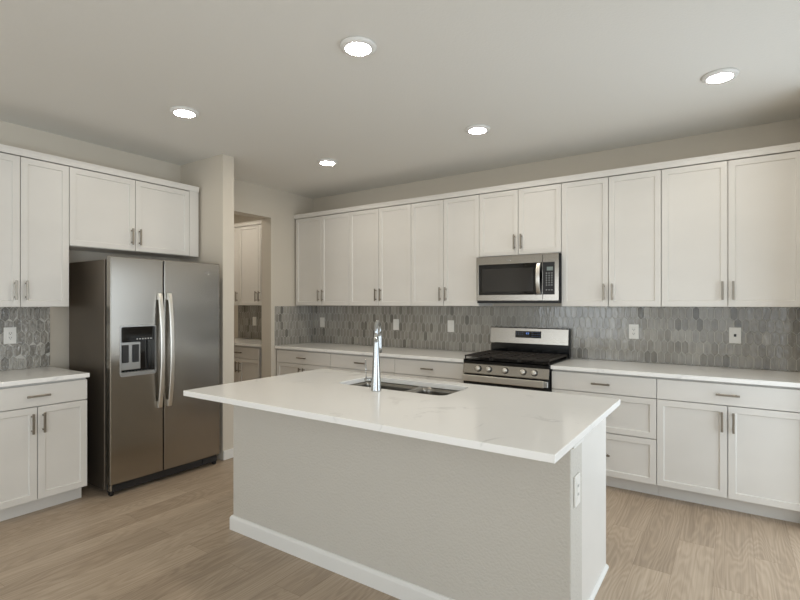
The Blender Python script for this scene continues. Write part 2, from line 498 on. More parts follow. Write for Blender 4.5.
upper('tall white two-door wall cabinet over the short counter left of the fridge', (0, 0, 0), LEFT, -3.538, -2.927, UZ0, UZ1, (-3.538, -3.232, -2.927), 'RL', AU)
upper('short wide white two-door cabinet above the stainless fridge', (0, 0, 0), LEFT, -2.927, -1.853, 1.845, UZ1, (-2.927, -2.436, -1.945), 'RL', AU, filler=0.092)
PU = 'wall cabinets in the pantry'
upper('white two-door wall cabinet seen through the pantry doorway, nearer the doorway jamb', (0, 0, 0), 0, -1.05, -0.27, UZ0, UZ1, (-1.05, -0.66, -0.27), 'RL', PU)
upper('white one-door pantry wall cabinet mostly hidden behind the alcove wall end', (0, 0, 0), 0, -1.47, -1.051, UZ0, UZ1, (-1.47, -1.051), 'R', PU)


def crown(label, loc, rot, length, depth, ret_left=False, ret_right=False):
    """flat fascia with a small stepped cap on top of a run of wall cabinets"""
    t = None
    b = BM(); h = CZ - UZ1
    hl = length / 2; el = 0.022 if ret_left else 0; er = 0.022 if ret_right else 0
    prof = [(-(depth - 0.02), 0), (-(depth + 0.004), 0), (-(depth + 0.005), 0.004), (-(depth + 0.008), 0.030), (-(depth + 0.016), h), (-(depth - 0.02), h)]
    A = [b.verts.new((-hl - (el if y < -(depth + 0.004) else 0), y, z)) for y, z in prof]
    Bv = [b.verts.new((hl + (er if y < -(depth + 0.004) else 0), y, z)) for y, z in prof]
    n = len(prof)
    for i in range(n): b.faces.new((A[i], A[(i + 1) % n], Bv[(i + 1) % n], Bv[i]))
    b.faces.new(A); b.faces.new(list(reversed(Bv)))
    box(b, -hl - el, hl + er, -(depth - 0.021), -0.0015, h - 0.012, h)
    if ret_right: box(b, hl - 0.004, hl + er, -(depth - 0.02), -0.0015, 0.0, h - 0.012)
    if ret_left: box(b, -hl - el, -hl + 0.004, -(depth - 0.02), -0.0015, 0.0, h - 0.012)
    o = link('crown_molding', b, M['cab'])
    o.location = loc; o.rotation_euler = (0, 0, rot)
    return tag(o, label, 'molding')


crown('long white crown molding topping the cabinets of the range wall', ((0.006 + 4.848) / 2, 0, UZ1 + 0.0008), 0, 4.842, 0.335)
crown('white crown molding topping the cabinets around the fridge', (0, (-3.538 - 1.8535) / 2, UZ1 + 0.0008), LEFT, 1.6845, 0.335)
crown('white crown molding on the pantry cabinets behind the doorway', ((-1.47 - 0.27) / 2, 0, UZ1 + 0.0008), 0, 1.2, 0.335)


def base(label, x0, x1, rot, kind, group, name='base_cabinet', toe_r=0.0):
    cx = (x0 + x1) / 2
    t = thing(name, label, 'cabinet', (0, cx, 0) if rot else (cx, 0, 0), rot, group)
    a, c = x0 - cx, x1 - cx
    D = 0.63
    b = BM(); box(b, a + 0.0006, c - 0.0006, -(D - 0.029), -0.001, 0.1, 0.8835)
    link('body', b, M['cab'], t)
    bx('toe_kick', M['cab'], t, a + 0.0006, c - 0.0006, -0.535, -0.515, 0, 0.0995)
    f = front('drawer', t, a, c, 0.7255, 0.8705, -D, shaker=False)
    pull(f, (0, 0.798), False, -D)
    if kind == 'doors':
        d = front('door', t, a, 0, 0.104, 0.7245, -D); pull(d, (-0.032, 0.722 - 0.105), True, -D)
        d = front('door', t, 0, c, 0.104, 0.7245, -D); pull(d, (0.032, 0.722 - 0.105), True, -D)
    else:
        for z0, z1 in ((0.432, 0.7245), (0.104, 0.431)):
            d = front('drawer', t, a, c, z0, z1, -D); pull(d, (0, (z0 + z1) / 2), False, -D)
    return t


BB = 'base cabinets along the range wall'
base('white base cabinet in the far left corner of the range wall, by the pantry wall', 0.022, 0.863, 0, 'doors', BB)
base('white base cabinet behind the kitchen faucet, middle one left of the range', 0.863, 1.712, 0, 'doors', BB)
base('white base cabinet directly left of the range', 1.712, 2.472, 0, 'doors', BB)
base('white base cabinet of three stacked drawers directly right of the range', 3.246, 4.0, 0, 'drawers', BB)
base('wide white base cabinet, one drawer over two doors, at the right edge', 4.0, 4.848, 0, 'doors', BB)
base('white base cabinet with one drawer over two doors left of the fridge', -3.538, -2.928, LEFT, 'doors', None)
base('white base cabinet seen low through the pantry doorway', -1.05, -0.286, 0, 'doors', None)


def counter(label, loc, rot, length):
    b = BM(); box(b, -length / 2, length / 2, -0.650, -0.010, 0.884, 0.914)
    o = link('countertop', b, M['quartz'], bevel=0.003); o.location = loc; o.rotation_euler = (0, 0, rot)
    return tag(o, label, 'countertop')


CW = 'wall countertops'
counter('white quartz countertop left of the range, running to the corner', ((0.010 + 2.474) / 2, 0, 0), 0, 2.464)
counter('white quartz countertop right of the range', ((3.244 + 4.862) / 2, 0, 0), 0, 1.618)
counter('short white quartz countertop left of the fridge', (0, (-3.54 - 2.922) / 2, 0), LEFT, 0.618)
counter('white quartz countertop inside the pantry', ((-1.5 - 0.167) / 2, 0, 0), 0, 1.33)


# ------------------------------------------------------------------ picket tile backsplashes (real tiles standing off a grout bed)
def backsplash(label, loc, rot, x0, x1, z0, z1, shift=0.0, wob=0.006, mat='tile'):
    t = thing('tile_backsplash', label, 'backsplash', loc, rot)
    bx('grout', M['grout'], t, x0, x1, -0.0060, -0.0005, z0, z1)
    b = BM()
    w, pitch, tip, g = 0.0500, 0.0925, 0.026, 0.0034
    half = pitch / 2 + tip / 2
    rows = range(-1, int((z1 - z0) / pitch) + 3)
    for r in rows:
        zc = z0 + pitch / 2 + r * pitch
        n0 = int((x1 - x0) / w) + 3
        for k in range(-1, n0):
            xc = x0 + shift + k * w + (w / 2 if r % 2 else 0)
            hw = w / 2 - g / 2 * 1.15; hh = half - g * 0.6; sh = hh - tip + 0.002
            pts = [(xc - hw, zc - sh), (xc, zc - hh), (xc + hw, zc - sh), (xc + hw, zc + sh), (xc, zc + hh), (xc - hw, zc + sh)]
            # clip to the panel
            def clip(p, axis, lim, keep_less):
                out = []
                for i in range(len(p)):
                    a, c = p[i], p[(i + 1) % len(p)]
                    ia = a[axis] <= lim if keep_less else a[axis] >= lim
                    ic = c[axis] <= lim if keep_less else c[axis] >= lim
                    if ia: out.append(a)
                    if ia != ic:
                        s = (lim - a[axis]) / (c[axis] - a[axis])
                        out.append((a[0] + s * (c[0] - a[0]), a[1] + s * (c[1] - a[1])))
                return out
            for ax, lim, ls in ((0, x0 + .0005, False), (0, x1 - .0005, True), (1, z0 + .0005, False), (1, z1 - .0005, True)):
                if pts: pts = clip(pts, ax, lim, ls)
            if len(pts) < 3: continue
            area2 = sum(pts[i][0] * pts[(i + 1) % len(pts)][1] - pts[(i + 1) % len(pts)][0] * pts[i][1] for i in range(len(pts)))
            if abs(area2) < 2e-5: continue
            tx, tz = random.uniform(-wob, wob), random.uniform(-wob, wob)
            cxm = sum(p[0] for p in pts) / len(pts); czm = sum(p[1] for p in pts) / len(pts)
            fr = [b.verts.new((cxm + (p[0] - cxm) * 0.965, -0.0078 + tx * (p[0] - cxm) + tz * (p[1] - czm), czm + (p[1] - czm) * 0.985)) for p in pts]
            bk = [b.verts.new((p[0], -0.0064, p[1])) for p in pts]
            b0 = [b.verts.new((p[0], -0.005, p[1])) for p in pts]
            n = len(pts)
            b.faces.new(fr)
            for i in range(n):
                b.faces.new((fr[i], bk[i], bk[(i + 1) % n], fr[(i + 1) % n]))
                b.faces.new((bk[i], b0[i], b0[(i + 1) % n], bk[(i + 1) % n]))
    link('tiles', b, M[mat], t)
    return t


backsplash('grey picket tile backsplash along the whole range wall', (2.4, 0, 0.915), 0, -2.39, 2.46, 0, UZ0 - 0.916)
backsplash('grey picket tile backsplash on the pantry wall return beside the corner', (0, -0.33, 0.915), LEFT, -0.316, 0.319, 0, UZ0 - 0.922, 0.01)
backsplash('shiny grey picket tile backsplash left of the fridge', (0, -3.235, 0.915), LEFT, -0.305, 0.303, 0, UZ0 - 0.916, 0.02, 0.055, 'tile_wavy')
backsplash('dark grey picket tile backsplash inside the pantry', (-0.85, 0, 0.915), 0, -0.65, 0.68, 0, UZ0 - 0.916)


# ------------------------------------------------------------------ wall plates
def plate(label, loc, rot, kind, name, cat, group=None):
    t = thing(name, label, cat, loc, rot, group)
    b = BM(); box(b, -0.0385, 0.0385, -0.006, 0, -0.0615, 0.0615); link('cover_plate', b, M['plate'], t, bevel=0.002)
    if kind == 'rocker':
        r = bx('rocker', M['plate'], t, -0.0165, 0.0165, -0.0085, -0.006, -0.033, 0.033, bevel=0.001)
    elif kind == 'outlet':
        b = BM(); box(b, -0.0165, 0.0165, -0.008, -0.006, -0.033, 0.033, bevel=0.001); r = link('receptacle', b, M['plate'], t)
        b = BM()
        for s in (-0.017, 0.017):
            box(b, -0.0085, -0.0055, -0.0086, -0.0079, s - 0.004, s + 0.007); box(b, 0.0055, 0.0085, -0.0086, -0.0079, s - 0.003, s + 0.006)
            lathe(b, [(0.003, -0.0086), (0.003, -0.0079)], (0, 0, s - 0.009), 10, 'Y')
        link('slots', b, M['black'], r)
    else:
        b = BM(); box(b, -0.008, 0.008, -0.0075, -0.006, -0.010, 0.010, bevel=0.001); link('jack', b, M['grey_plastic'], t)
    for s in (-0.048, 0.048):
        b = BM(); lathe(b, [(0.003, -0.0068), (0.003, -0.006)], (0, 0, s), 10, 'Y'); link('screw', b, M['plate'], t)
    return t


YT = -0.0092
plate('white switch plate on the tile nearest the far left corner', (0.168, YT, 1.172), 0, 'rocker', 'switch_plate', 'switch plate', 'plates on the range wall tile')
plate('white switch plate on the tile right of the faucet', (1.30, YT, 1.172), 0, 'rocker', 'switch_plate', 'switch plate', 'plates on the range wall tile')
plate('white switch plate on the tile just left of the range', (2.0, YT, 1.172), 0, 'rocker', 'switch_plate', 'switch plate', 'plates on the range wall tile')
plate('white duplex outlet on the tile right of the range', (3.757, YT, 1.172), 0, 'outlet', 'wall_outlet', 'outlet', 'plates on the range wall tile')
plate('white wall plate with one small dark jack, near the right edge of the photo', (4.467, YT, 1.165), 0, 'jack', 'jack_plate', 'wall plate', 'plates on the range wall tile')
plate('white duplex outlet on the tile left of the fridge', (-YT, -3.191, 1.172), LEFT, 'outlet', 'wall_outlet', 'outlet')
plate('white switch plate on the dark tile inside the pantry', (-1.13, YT, 1.16), 0, 'rocker', 'switch_plate', 'switch plate')

# ------------------------------------------------------------------ recessed disc lights
LG = 'disc lights in the kitchen ceiling'
light0 = thing('ceiling_light', '', 'ceiling light', (0, 0, CEIL), 0, LG)
b = BM(); lathe(b, [(0.093, -0.0005), (0.095, -0.005), (0.094, -0.010), (0.082, -0.018), (0.070, -0.0195), (0.067, -0.0192), (0.066, -0.0155), (0.05, -0.015)], n=40)
link('trim_ring', b, M['trim'], light0)
b = BM(); lathe(b, [(0.0655, -0.0160), (0.0655, -0.0185), (0.060, -0.0200), (0.04, -0.0212), (0.01, -0.0215)], n=40)
link('diffuser', b, M['lens'], light0)
LIGHTS = [((2.835, -2.58), 'round lit ceiling light nearest the camera, straight above the island'),
          ((4.389, -1.126), 'round lit ceiling light farthest right, over the right end of the range wall'),
          ((1.279, -2.585), 'round lit ceiling light farthest left, in front of the fridge'),
          ((2.829, -1.12), 'round lit ceiling light in front of the microwave'),
          ((1.278, -1.123), 'round lit ceiling light farthest back, in front of the pantry doorway wall')]
LIGHTS.append(((-0.75, -0.95), 'round ceiling light inside the pantry, hidden behind the doorway wall'))
LIGHTS.append(((-1.6, -0.95), 'added round fill light at the far end of the pantry ceiling, hidden from view'))  # second pantry light, added to brighten the cabinets in there
for i, ((x, y), lab) in enumerate(LIGHTS):
    o = light0 if i == 0 else copy_tree(light0)
    o.location = (x, y, CEIL); o['label'] = lab

# ------------------------------------------------------------------ refrigerator (local: x along +Y, front faces -y local = +X world)
fr = thing('refrigerator', 'stainless steel side by side refrigerator with water dispenser, in the wall alcove', 'refrigerator', (0, -2.3625, 0), LEFT)
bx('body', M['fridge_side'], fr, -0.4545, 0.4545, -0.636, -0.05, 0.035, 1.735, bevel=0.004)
bx('door_gasket', M['gasket'], fr, -0.42, 0.42, -0.6682, -0.6362, 0.09, 1.73)
FD0, FD1 = -0.668, -0.728
SPL = -0.0555
# freezer door with the dispenser opening
DX0, DX1, DZ0, DZ1 = -0.3915, -0.1165, 0.867, 1.245
b = BM()
slab_with_hole(b, [(-0.4575, 0.088), (SPL - 0.0042, 0.088), (SPL - 0.0042, 1.757), (-0.4575, 1.757)],
               list(reversed(rrect(DX0 + 0.008, DX1 - 0.008, DZ0 + 0.008, DZ1 - 0.008, 0.012))), FD0 - 0.0005, FD1, lambda u, v, h: (u, h, v))
fd = link('freezer_door', b, M['steel'], fr, bevel=0.007, seg=3)
b = BM(); box(b, SPL + 0.0042, 0.4575, FD1, FD0 - 0.0005, 0.088, 1.757)
rd = link('fridge_door', b, M['steel'], fr, bevel=0.007, seg=3)


def bow_handle(parent, xc, z0, z1):
    b = BM(); n = 20; hw = 0.0165
    cols = []
    for i in range(n + 1):
        s = i / n; z = z0 + (z1 - z0) * s
        bow = math.sin(PI * s) ** 0.8
        y = FD1 - 0.020 - 0.042 * bow
        th = 0.012
        ring = [(xc - hw, y + th), (xc - hw, y + 0.003), (xc - hw + 0.005, y), (xc + hw - 0.005, y), (xc + hw, y + 0.003), (xc + hw, y + th)]
        cols.append([b.verts.new((px, py, z)) for px, py in ring])
    for i in range(n):
        for k in range(6):
            b.faces.new((cols[i][k], cols[i][(k + 1) % 6], cols[i + 1][(k + 1) % 6], cols[i + 1][k]))
    b.faces.new(list(reversed(cols[0]))); b.faces.new(cols[-1])
    box(b, xc - 0.012, xc + 0.012, FD1 - 0.019, FD1 + 0.0005, z0, z0 + 0.05); box(b, xc - 0.012, xc + 0.012, FD1 - 0.019, FD1 + 0.0005, z1 - 0.05, z1)
    return link('handle', b, M['chrome_brushed'], parent)


M['chrome_brushed'] = new_mat('bright_brushed_steel', (222, 219, 212), 0.36, 1.0)
bow_handle(fd, -0.093, 0.595, 1.49)
bow_handle(rd, -0.014, 0.595, 1.49)
# dispenser: rim, recess, control strip, paddle unit, tray
b = BM()
slab_with_hole(b, rrect(DX0, DX1, DZ0, DZ1, 0.018), list(reversed(rrect(DX0 + 0.010, DX1 - 0.010, DZ0 + 0.010, DZ1 - 0.010, 0.012))), FD1 + 0.004, FD1 - 0.004, lambda u, v, h: (u, h, v))
dp = link('dispenser', b, M['silver_plastic'], fd)
b = BM(); box(b, DX0 + 0.0085, DX1 - 0.0085, FD0 - 0.004, FD0 - 0.0008, DZ0 + 0.0085, DZ1 - 0.0085)
link('recess', b, M['glass_black'], dp)
bx('control_strip', M['glass_black'], dp, DX0 + 0.0105, DX1 - 0.0105, FD1 + 0.004, FD0 - 0.006, 1.130, DZ1 - 0.0105)
b = BM()
for k in range(6): box(b, DX0 + 0.125 + k * 0.021, DX0 + 0.135 + k * 0.021, FD1 + 0.0032, FD1 + 0.0045, 1.138, 1.146)
link('touch_icons', b, M['keys'], dp)
b = BM(); box(b, DX0 + 0.011, DX0 + 0.165, FD1 + 0.020, FD0 - 0.006, DZ0 + 0.045, 1.122, bevel=0.004); link('spout_panel', b, M['silver_plastic'], dp)
for s in (0.024, 0.100): bx('paddle', M['grey_plastic'], dp, DX0 + s, DX0 + s + 0.050, FD1 + 0.012, FD1 + 0.0205, DZ0 + 0.10, 1.100, bevel=0.004)
b = BM(); box(b, DX0 + 0.0105, DX1 - 0.0105, FD1 + 0.002, FD0 - 0.006, DZ0 + 0.0105, DZ0 + 0.028)
for k in range(9): box(b, DX0 + 0.03 + k * 0.025, DX0 + 0.038 + k * 0.025, FD1 + 0.006, FD0 - 0.012, DZ0 + 0.028, DZ0 + 0.031)
link('drip_tray', b, M['silver_plastic'], dp)
# badge at the top right of the fridge door
b = BM(); n = 28
for s0 in (0,):
    pts = [(0.338 + 0.026 * math.cos(2 * PI * k / n), FD1 - 0.002, 1.672 + 0.010 * math.sin(2 * PI * k / n)) for k in range(n + 1)]
    tube(b, pts, 0.0016, 6, False)
box(b, 0.326, 0.352, FD1 - 0.003, FD1 - 0.0002, 1.669, 1.675)
link('badge', b, M['chrome'], rd)
# base grille, hinge covers, feet
b = BM(); box(b, -0.44, 0.45, -0.690, -0.6365, 0.022, 0.080)
for x in (-0.26, 0.30): box(b, x, x + 0.004, -0.692, -0.689, 0.022, 0.080)
box(b, -0.44, -0.27, -0.700, -0.689, 0.030, 0.072); box(b, 0.31, 0.45, -0.700, -0.689, 0.030, 0.072)
link('base_grille', b, M['grey_plastic'], fr, bevel=0.003)
for x in (-0.43, 0.43):
    b = BM(); box(b, x - 0.014, x + 0.014, -0.700, -0.664, 0.0, 0.03, bevel=0.006); link('leveling_foot', b, M['black'], fr)
b = BM(); box(b, -0.450, -0.436, -0.712, -0.671, 0.040, 0.086, bevel=0.003); link('door_hinge', b, M['chrome'], fr)

# ------------------------------------------------------------------ microwave over the range
mw = thing('microwave', 'stainless over the range microwave under the short wall cabinet', 'microwave', (2.8575, 0, 1.412), 0); mw.scale.x = 0.993
MH = 1.838 - 1.412
bx('body', M['grey_plastic'], mw, -0.3815, 0.3815, -0.372, -0.012, 0.0, MH, bevel=0.002)
bx('vent_base', M['black'], mw, -0.376, 0.376, -0.395, -0.373, 0.0, 0.022)
b = BM()
fx0, fx1 = -0.382, 0.243
slab_with_hole(b, [(fx0, 0.023), (fx1, 0.023), (fx1, MH), (fx0, MH)], list(reversed([(-0.357, 0.076), (0.2405, 0.076), (0.2405, 0.352), (-0.357, 0.352)])), -0.374, -0.402, lambda u, v, h: (u, h, v))
md = link('door', b, M['steel'], mw, bevel=0.002)
bx('door_glass', M['glass_black'], md, -0.356, 0.2395, -0.3995, -0.376, 0.077, 0.351)
bx('window_screen', M['window_mesh'], md, -0.325, 0.160, -0.4002, -0.3992, 0.104, 0.312)
# curved door handle
b = BM(); n = 14; cols = []
for i in range(n + 1):
    s = i / n; z = 0.084 + 0.262 * s; y = -0.412 - 0.032 * math.sin(PI * s) ** 0.8
    cols.append([b.verts.new((0.212 + px, y + py, z)) for px, py in ((-0.017, 0.010), (-0.017, 0.002), (-0.012, 0), (0.012, 0), (0.017, 0.002), (0.017, 0.010))])
for i in range(n):
    for k in range(6): b.faces.new((cols[i][k], cols[i][(k + 1) % 6], cols[i + 1][(k + 1) % 6], cols[i + 1][k]))
b.faces.new(list(reversed(cols[0]))); b.faces.new(cols[-1])
for z in (0.088, 0.322): box(b, 0.202, 0.222, -0.412, -0.3985, z, z + 0.02)
link('handle', b, M['chrome_brushed'], md)
b = BM(); n = 20
pts = [(-0.065 + 0.022 * math.cos(2 * PI * k / n), -0.4035, 0.385 + 0.007 * math.sin(2 * PI * k / n)) for k in range(n + 1)]
tube(b, pts, 0.0012, 6, False); box(b, -0.077, -0.053, -0.4038, -0.4022, 0.383, 0.387)
link('badge', b, M['chrome'], md)
b = BM()
slab_with_hole(b, [(0.245, 0.023), (0.383, 0.023), (0.383, MH), (0.245, MH)], list(reversed([(0.2465, 0.076), (0.348, 0.076), (0.348, 0.352), (0.2465, 0.352)])), -0.374, -0.402, lambda u, v, h: (u, h, v))
cp = link('control_panel', b, M['steel'], mw, bevel=0.002)
bx('keypad_glass', M['black'], cp, 0.247, 0.3475, -0.4, -0.376, 0.0765, 0.3515)
bx('display', M['screen'], cp, 0.281, 0.333, -0.4012, -0.4, 0.280, 0.312)
b = BM()
for r in range(8):
    if r in (6,): continue
    for c in range(3): box(b, 0.273 + c * 0.0235, 0.282 + c * 0.0235, -0.4009, -0.4, 0.2555 - r * 0.0205, 0.2605 - r * 0.0205)
link('key_legends', b, M['keys'], cp)

# ------------------------------------------------------------------ gas range
rg = thing('gas_range', 'stainless and black freestanding gas range between the two wall countertops', 'range', (2.8595, 0, 0), 0)
bx('body', M['black'], rg, -0.379, 0.379, -0.655, -0.03, 0.03, 0.905)
b = BM()
for x in (-0.33, 0.33):
    for y in (-0.6, -0.1): lathe(b, [(0.02, 0), (0.02, 0.031)], (x, y, 0), 12)
link('leveling_legs', b, M['black'], rg)
bx('storage_drawer', M['steel'], rg, -0.378, 0.378, -0.678, -0.6555, 0.075, 0.235, bevel=0.004)
b = BM()
slab_with_hole(b, [(-0.378, 0.242), (0.378, 0.242), (0.378, 0.792), (-0.378, 0.792)], list(reversed([(-0.25, 0.36), (0.25, 0.36), (0.25, 0.62), (-0.25, 0.62)])), -0.656, -0.674, lambda u, v, h: (u, h, v))
od = link('oven_door', b, M['enamel'], rg, bevel=0.003)
bx('window', M['window_mesh'], od, -0.249, 0.249, -0.672, -0.66, 0.361, 0.619)
b = BM(); box(b, -0.378, 0.345, -0.700, -0.686, 0.733, 0.789, bevel=0.005, seg=2)
hd = link('handle', b, M['chrome_brushed'], od)
for x in (-0.372, 0.340):
    b = BM(); box(b, x, x + 0.036, -0.697, -0.6745, 0.737, 0.784, bevel=0.003); link('handle_bracket', b, M['silver_plastic'], hd)
# sloped control panel with five knobs
b = BM()
pr = [(-0.680, 0.799), (-0.680, 0.806), (-0.662, 0.884), (-0.655, 0.884), (-0.655, 0.799)]
A = [b.verts.new((-0.380, y, z)) for y, z in pr]; Bv = [b.verts.new((0.380, y, z)) for y, z in pr]
for i in range(5): b.faces.new((A[i], A[(i + 1) % 5], Bv[(i + 1) % 5], Bv[i]))
b.faces.new(A); b.faces.new(list(reversed(Bv)))
pn = link('control_panel', b, M['steel'], rg, bevel=0.002)
tilt = math.atan2(0.018, 0.078)
for x in (-0.232, -0.135, 0.013, 0.168, 0.262):
    b = BM(); lathe(b, [(0.026, 0.0005), (0.026, -0.004), (0.0235, -0.005)], n=24, axis='Y')
    k = link('knob', b, M['black'], pn)
    k.location = (x, -0.6713, 0.845); k.rotation_euler = (-tilt, 0, 0)
    b = BM(); lathe(b, [(0.021, -0.0045), (0.0205, -0.024), (0.018, -0.027), (0.004, -0.0275)], n=24, axis='Y')
    box(b, -0.003, 0.003, -0.0295, -0.026, -0.018, 0.018)
    link('grip', b, M['chrome_brushed'], k)
# cooktop, burners, grates
b = BM(); box(b, -0.381, 0.381, -0.668, -0.098, 0.8852 + 0.0203, 0.922)
box(b, -0.381, 0.381, -0.668, -0.660, 0.886, 0.922)
ct = link('cooktop', b, M['enamel'], rg, bevel=0.004)
for x, y, r in ((-0.25, -0.52, 0.045), (-0.25, -0.24, 0.036), (0.0, -0.385, 0.05), (0.25, -0.52, 0.05), (0.25, -0.24, 0.032)):
    b = BM(); lathe(b, [(r, 0.9215), (r, 0.930), (r * 0.85, 0.932), (r * 0.82, 0.938), (r * 0.4, 0.940)], (x, y, 0), 24)
    link('burner', b, M['iron'], ct)
for gx0, gx1 in ((-0.376, -0.127), (-0.124, 0.124), (0.127, 0.376)):
    b = BM(); z0, z1 = 0.941, 0.955; tk = 0.011
    y0, y1 = -0.655, -0.115
    for y in (y0, (y0 + y1) / 2 - tk / 2, y1 - tk): box(b, gx0, gx1, y, y + tk, z0, z1)
    for x in (gx0, gx1 - tk): box(b, x, x + tk, y0, y1, z0, z1)
    gm = (gx0 + gx1) / 2
    box(b, gm - tk / 2, gm + tk / 2, y0, y1, z0, z1)
    for f in (0.17, 0.33, 0.67, 0.83): 
        yy = y0 + (y1 - y0) * f
        box(b, gx0, gx1, yy - tk / 2, yy + tk / 2, z0 + 0.002, z1 - 0.001)
    for x in (gx0 + 0.002, gx1 - tk - 0.002):
        for y in (y0 + 0.002, y1 - tk - 0.002): box(b, x, x + tk, y, y + tk, 0.9215, z0)
    link('grate', b, M['iron'], ct, bevel=0.002, seg=1)
# backguard
b = BM(); box(b, -0.379, 0.379, -0.072, -0.012, 0.9055, 1.180); bg = link('backguard', b, M['enamel'], rg, bevel=0.003)
b = BM()
pr = [(-0.086, 1.025), (-0.090, 1.033), (-0.080, 1.174), (-0.074, 1.180), (-0.0725, 1.180), (-0.0725, 1.025)]
A = [b.verts.new((-0.379, y, z)) for y, z in pr]; Bv = [b.verts.new((0.372, y, z)) for y, z in pr]; n = len(pr)
for i in range(n): b.faces.new((A[i], A[(i + 1) % n], Bv[(i + 1) % n], Bv[i]))
b.faces.new(A); b.faces.new(list(reversed(Bv)))
link('backguard_panel', b, M['steel'], bg)


def pany(z): return -0.090 + 0.010 * (z - 1.033) / 0.141


b = BM()
vs = box(b, -0.125, 0.125, -0.08, -0.07, 1.086, 1.150)
for v in vs: v.co.y = pany(v.co.z) - (0.0015 if v.co.y < -0.075 else -0.002)
dsp = link('display', b, M['glass_black'], bg)
SEG = {'1': 'bc', '2': 'abged', '0': 'abcdef', '3': 'abgcd'}


def digits(b, text, x, z, h, yof):
    w = h * 0.5; t = h * 0.16
    for ch in text:
        if ch == ':':
            for f in (0.3, 0.7): box(b, x, x + t, yof - 0.0006, yof, z + h * f - t / 2, z + h * f + t / 2)
            x += t * 2.2; continue
        S7 = dict(a=(0, w, h - t, h), b=(w - t, w, h / 2, h), c=(w - t, w, 0, h / 2), d=(0, w, 0, t), e=(0, t, 0, h / 2), f=(0, t, h / 2, h), g=(0, w, h / 2 - t / 2, h / 2 + t / 2))
        for s in SEG[ch]:
            q = S7[s]; box(b, x + q[0], x + q[1], yof - 0.0006, yof, z + q[2], z + q[3])
        x += w * 1.45


b = BM()
yy = pany(1.13) - 0.0022
for q in ((-0.016, -0.013, 1.118, 1.134), (-0.016, -0.006, 1.131, 1.134), (0.000, 0.003, 1.118, 1.134), (0.000, 0.010, 1.131, 1.134)):
    box(b, q[0], q[1], yy - 0.0006, yy, q[2], q[3])
link('clock_digits', b, M['digits'], dsp)
b = BM()
for x in (-0.112, -0.092, -0.072, -0.052, 0.040, 0.058, 0.076, 0.094, 0.110):
    for z in (1.100, 1.120, 1.138):
        if (x < 0 and z == 1.100): continue
        yy = pany(z) - 0.0021; box(b, x - 0.004, x + 0.004, yy - 0.0005, yy, z - 0.0018, z + 0.0018)
link('touch_legends', b, M['icons'], dsp)

# ------------------------------------------------------------------ island
IX0, IX1 = 1.868, 3.930
isl = thing('kitchen_island', 'large kitchen island with greige painted front and white end panel', 'island', ((IX0 + IX1) / 2, -2.2, 0), 0)
ox, oy = (IX0 + IX1) / 2, -2.2


def ib(name, mat, x0, x1, y0, y1, z0, z1, parent=None, bevel=0.0, seg=1):
    return bx(name, mat, parent or isl, x0 - ox, x1 - ox, y0 - oy, y1 - oy, z0, z1, bevel=bevel, seg=seg)


ib('pony_wall', M['pony'], IX0, IX1, -2.625, -2.451, 0, 0.8835, bevel=0.003)
b = BM()
for a in ((IX0 + 0.03, 2.38, -2.4505, -1.811, 0.1, 0.8835), (3.20, 3.870, -2.4505, -1.811, 0.1, 0.8835), (2.38, 3.20, -2.4505, -2.30, 0.1, 0.8835), (2.38, 3.20, -1.89, -1.811, 0.1, 0.8835), (2.38, 3.20, -2.30, -1.89, 0.1, 0.60)):
    box(b, a[0] - ox, a[1] - ox, a[2] - oy, a[3] - oy, a[4], a[5])
link('cabinet_body', b, M['cab'], isl)
ib('toe_kick', M['cab'], IX0 + 0.05, 3.870, -1.88, -1.86, 0, 0.0995)
ib('end_panel', M['cab'], 3.8705, 3.890, -2.4505, -1.782, 0, 0.8835, bevel=0.001)
ib('end_panel', M['cab'], IX0 + 0.010, IX0 + 0.0295, -2.4505, -1.79, 0, 0.8835, bevel=0.001)
# quarter round along the foot of the right end panel
b = BM(); prq = [(0, 0), (0.014, 0), (0.0125, 0.008), (0.008, 0.0135), (0, 0.018)]
A = [b.verts.new((3.8905 + x - ox, -2.45 - oy, z)) for x, z in prq]; Bv = [b.verts.new((3.8905 + x - ox, -1.782 - oy, z)) for x, z in prq]
for i in range(5): b.faces.new((A[i], A[(i + 1) % 5], Bv[(i + 1) % 5], Bv[i]))
b.faces.new(A); b.faces.new(list(reversed(Bv)))
link('quarter_round', b, M['trim'], isl)
# baseboard round the front and both ends of the painted wall: profile swept as boxes with a slimmer cap
b = BM()
prof = [(0.0005, 0), (0.015, 0), (0.015, 0.070), (0.012, 0.080), (0.006, 0.088), (0.0005, 0.089)]
loops = []
for t, z in prof:
    loops.append([b.verts.new((x - ox, y - oy, z)) for x, y in ((IX0 - t, -2.451), (IX0 - t, -2.625 - t), (IX1 + t, -2.625 - t), (IX1 + t, -2.451))])
for i in range(len(prof)):
    p, q = loops[i], loops[(i + 1) % len(prof)]
    for k in range(3): b.faces.new((p[k], p[k + 1], q[k + 1], q[k]))
b.faces.new([l[0] for l in loops]); b.faces.new([l[3] for l in reversed(loops)])
link('baseboard', b, M['trim'], isl)
# slim trim block under the counter at the front right corner
ib('trim_block', M['trim'], IX1 + 0.0005, IX1 + 0.012, -2.615, -2.465, 0.842, 0.883, bevel=0.003)
ib('counter_bracket', M['nickel'], IX1 - 0.045, IX1 - 0.008, -2.66, -2.6256, 0.872, 0.8835)
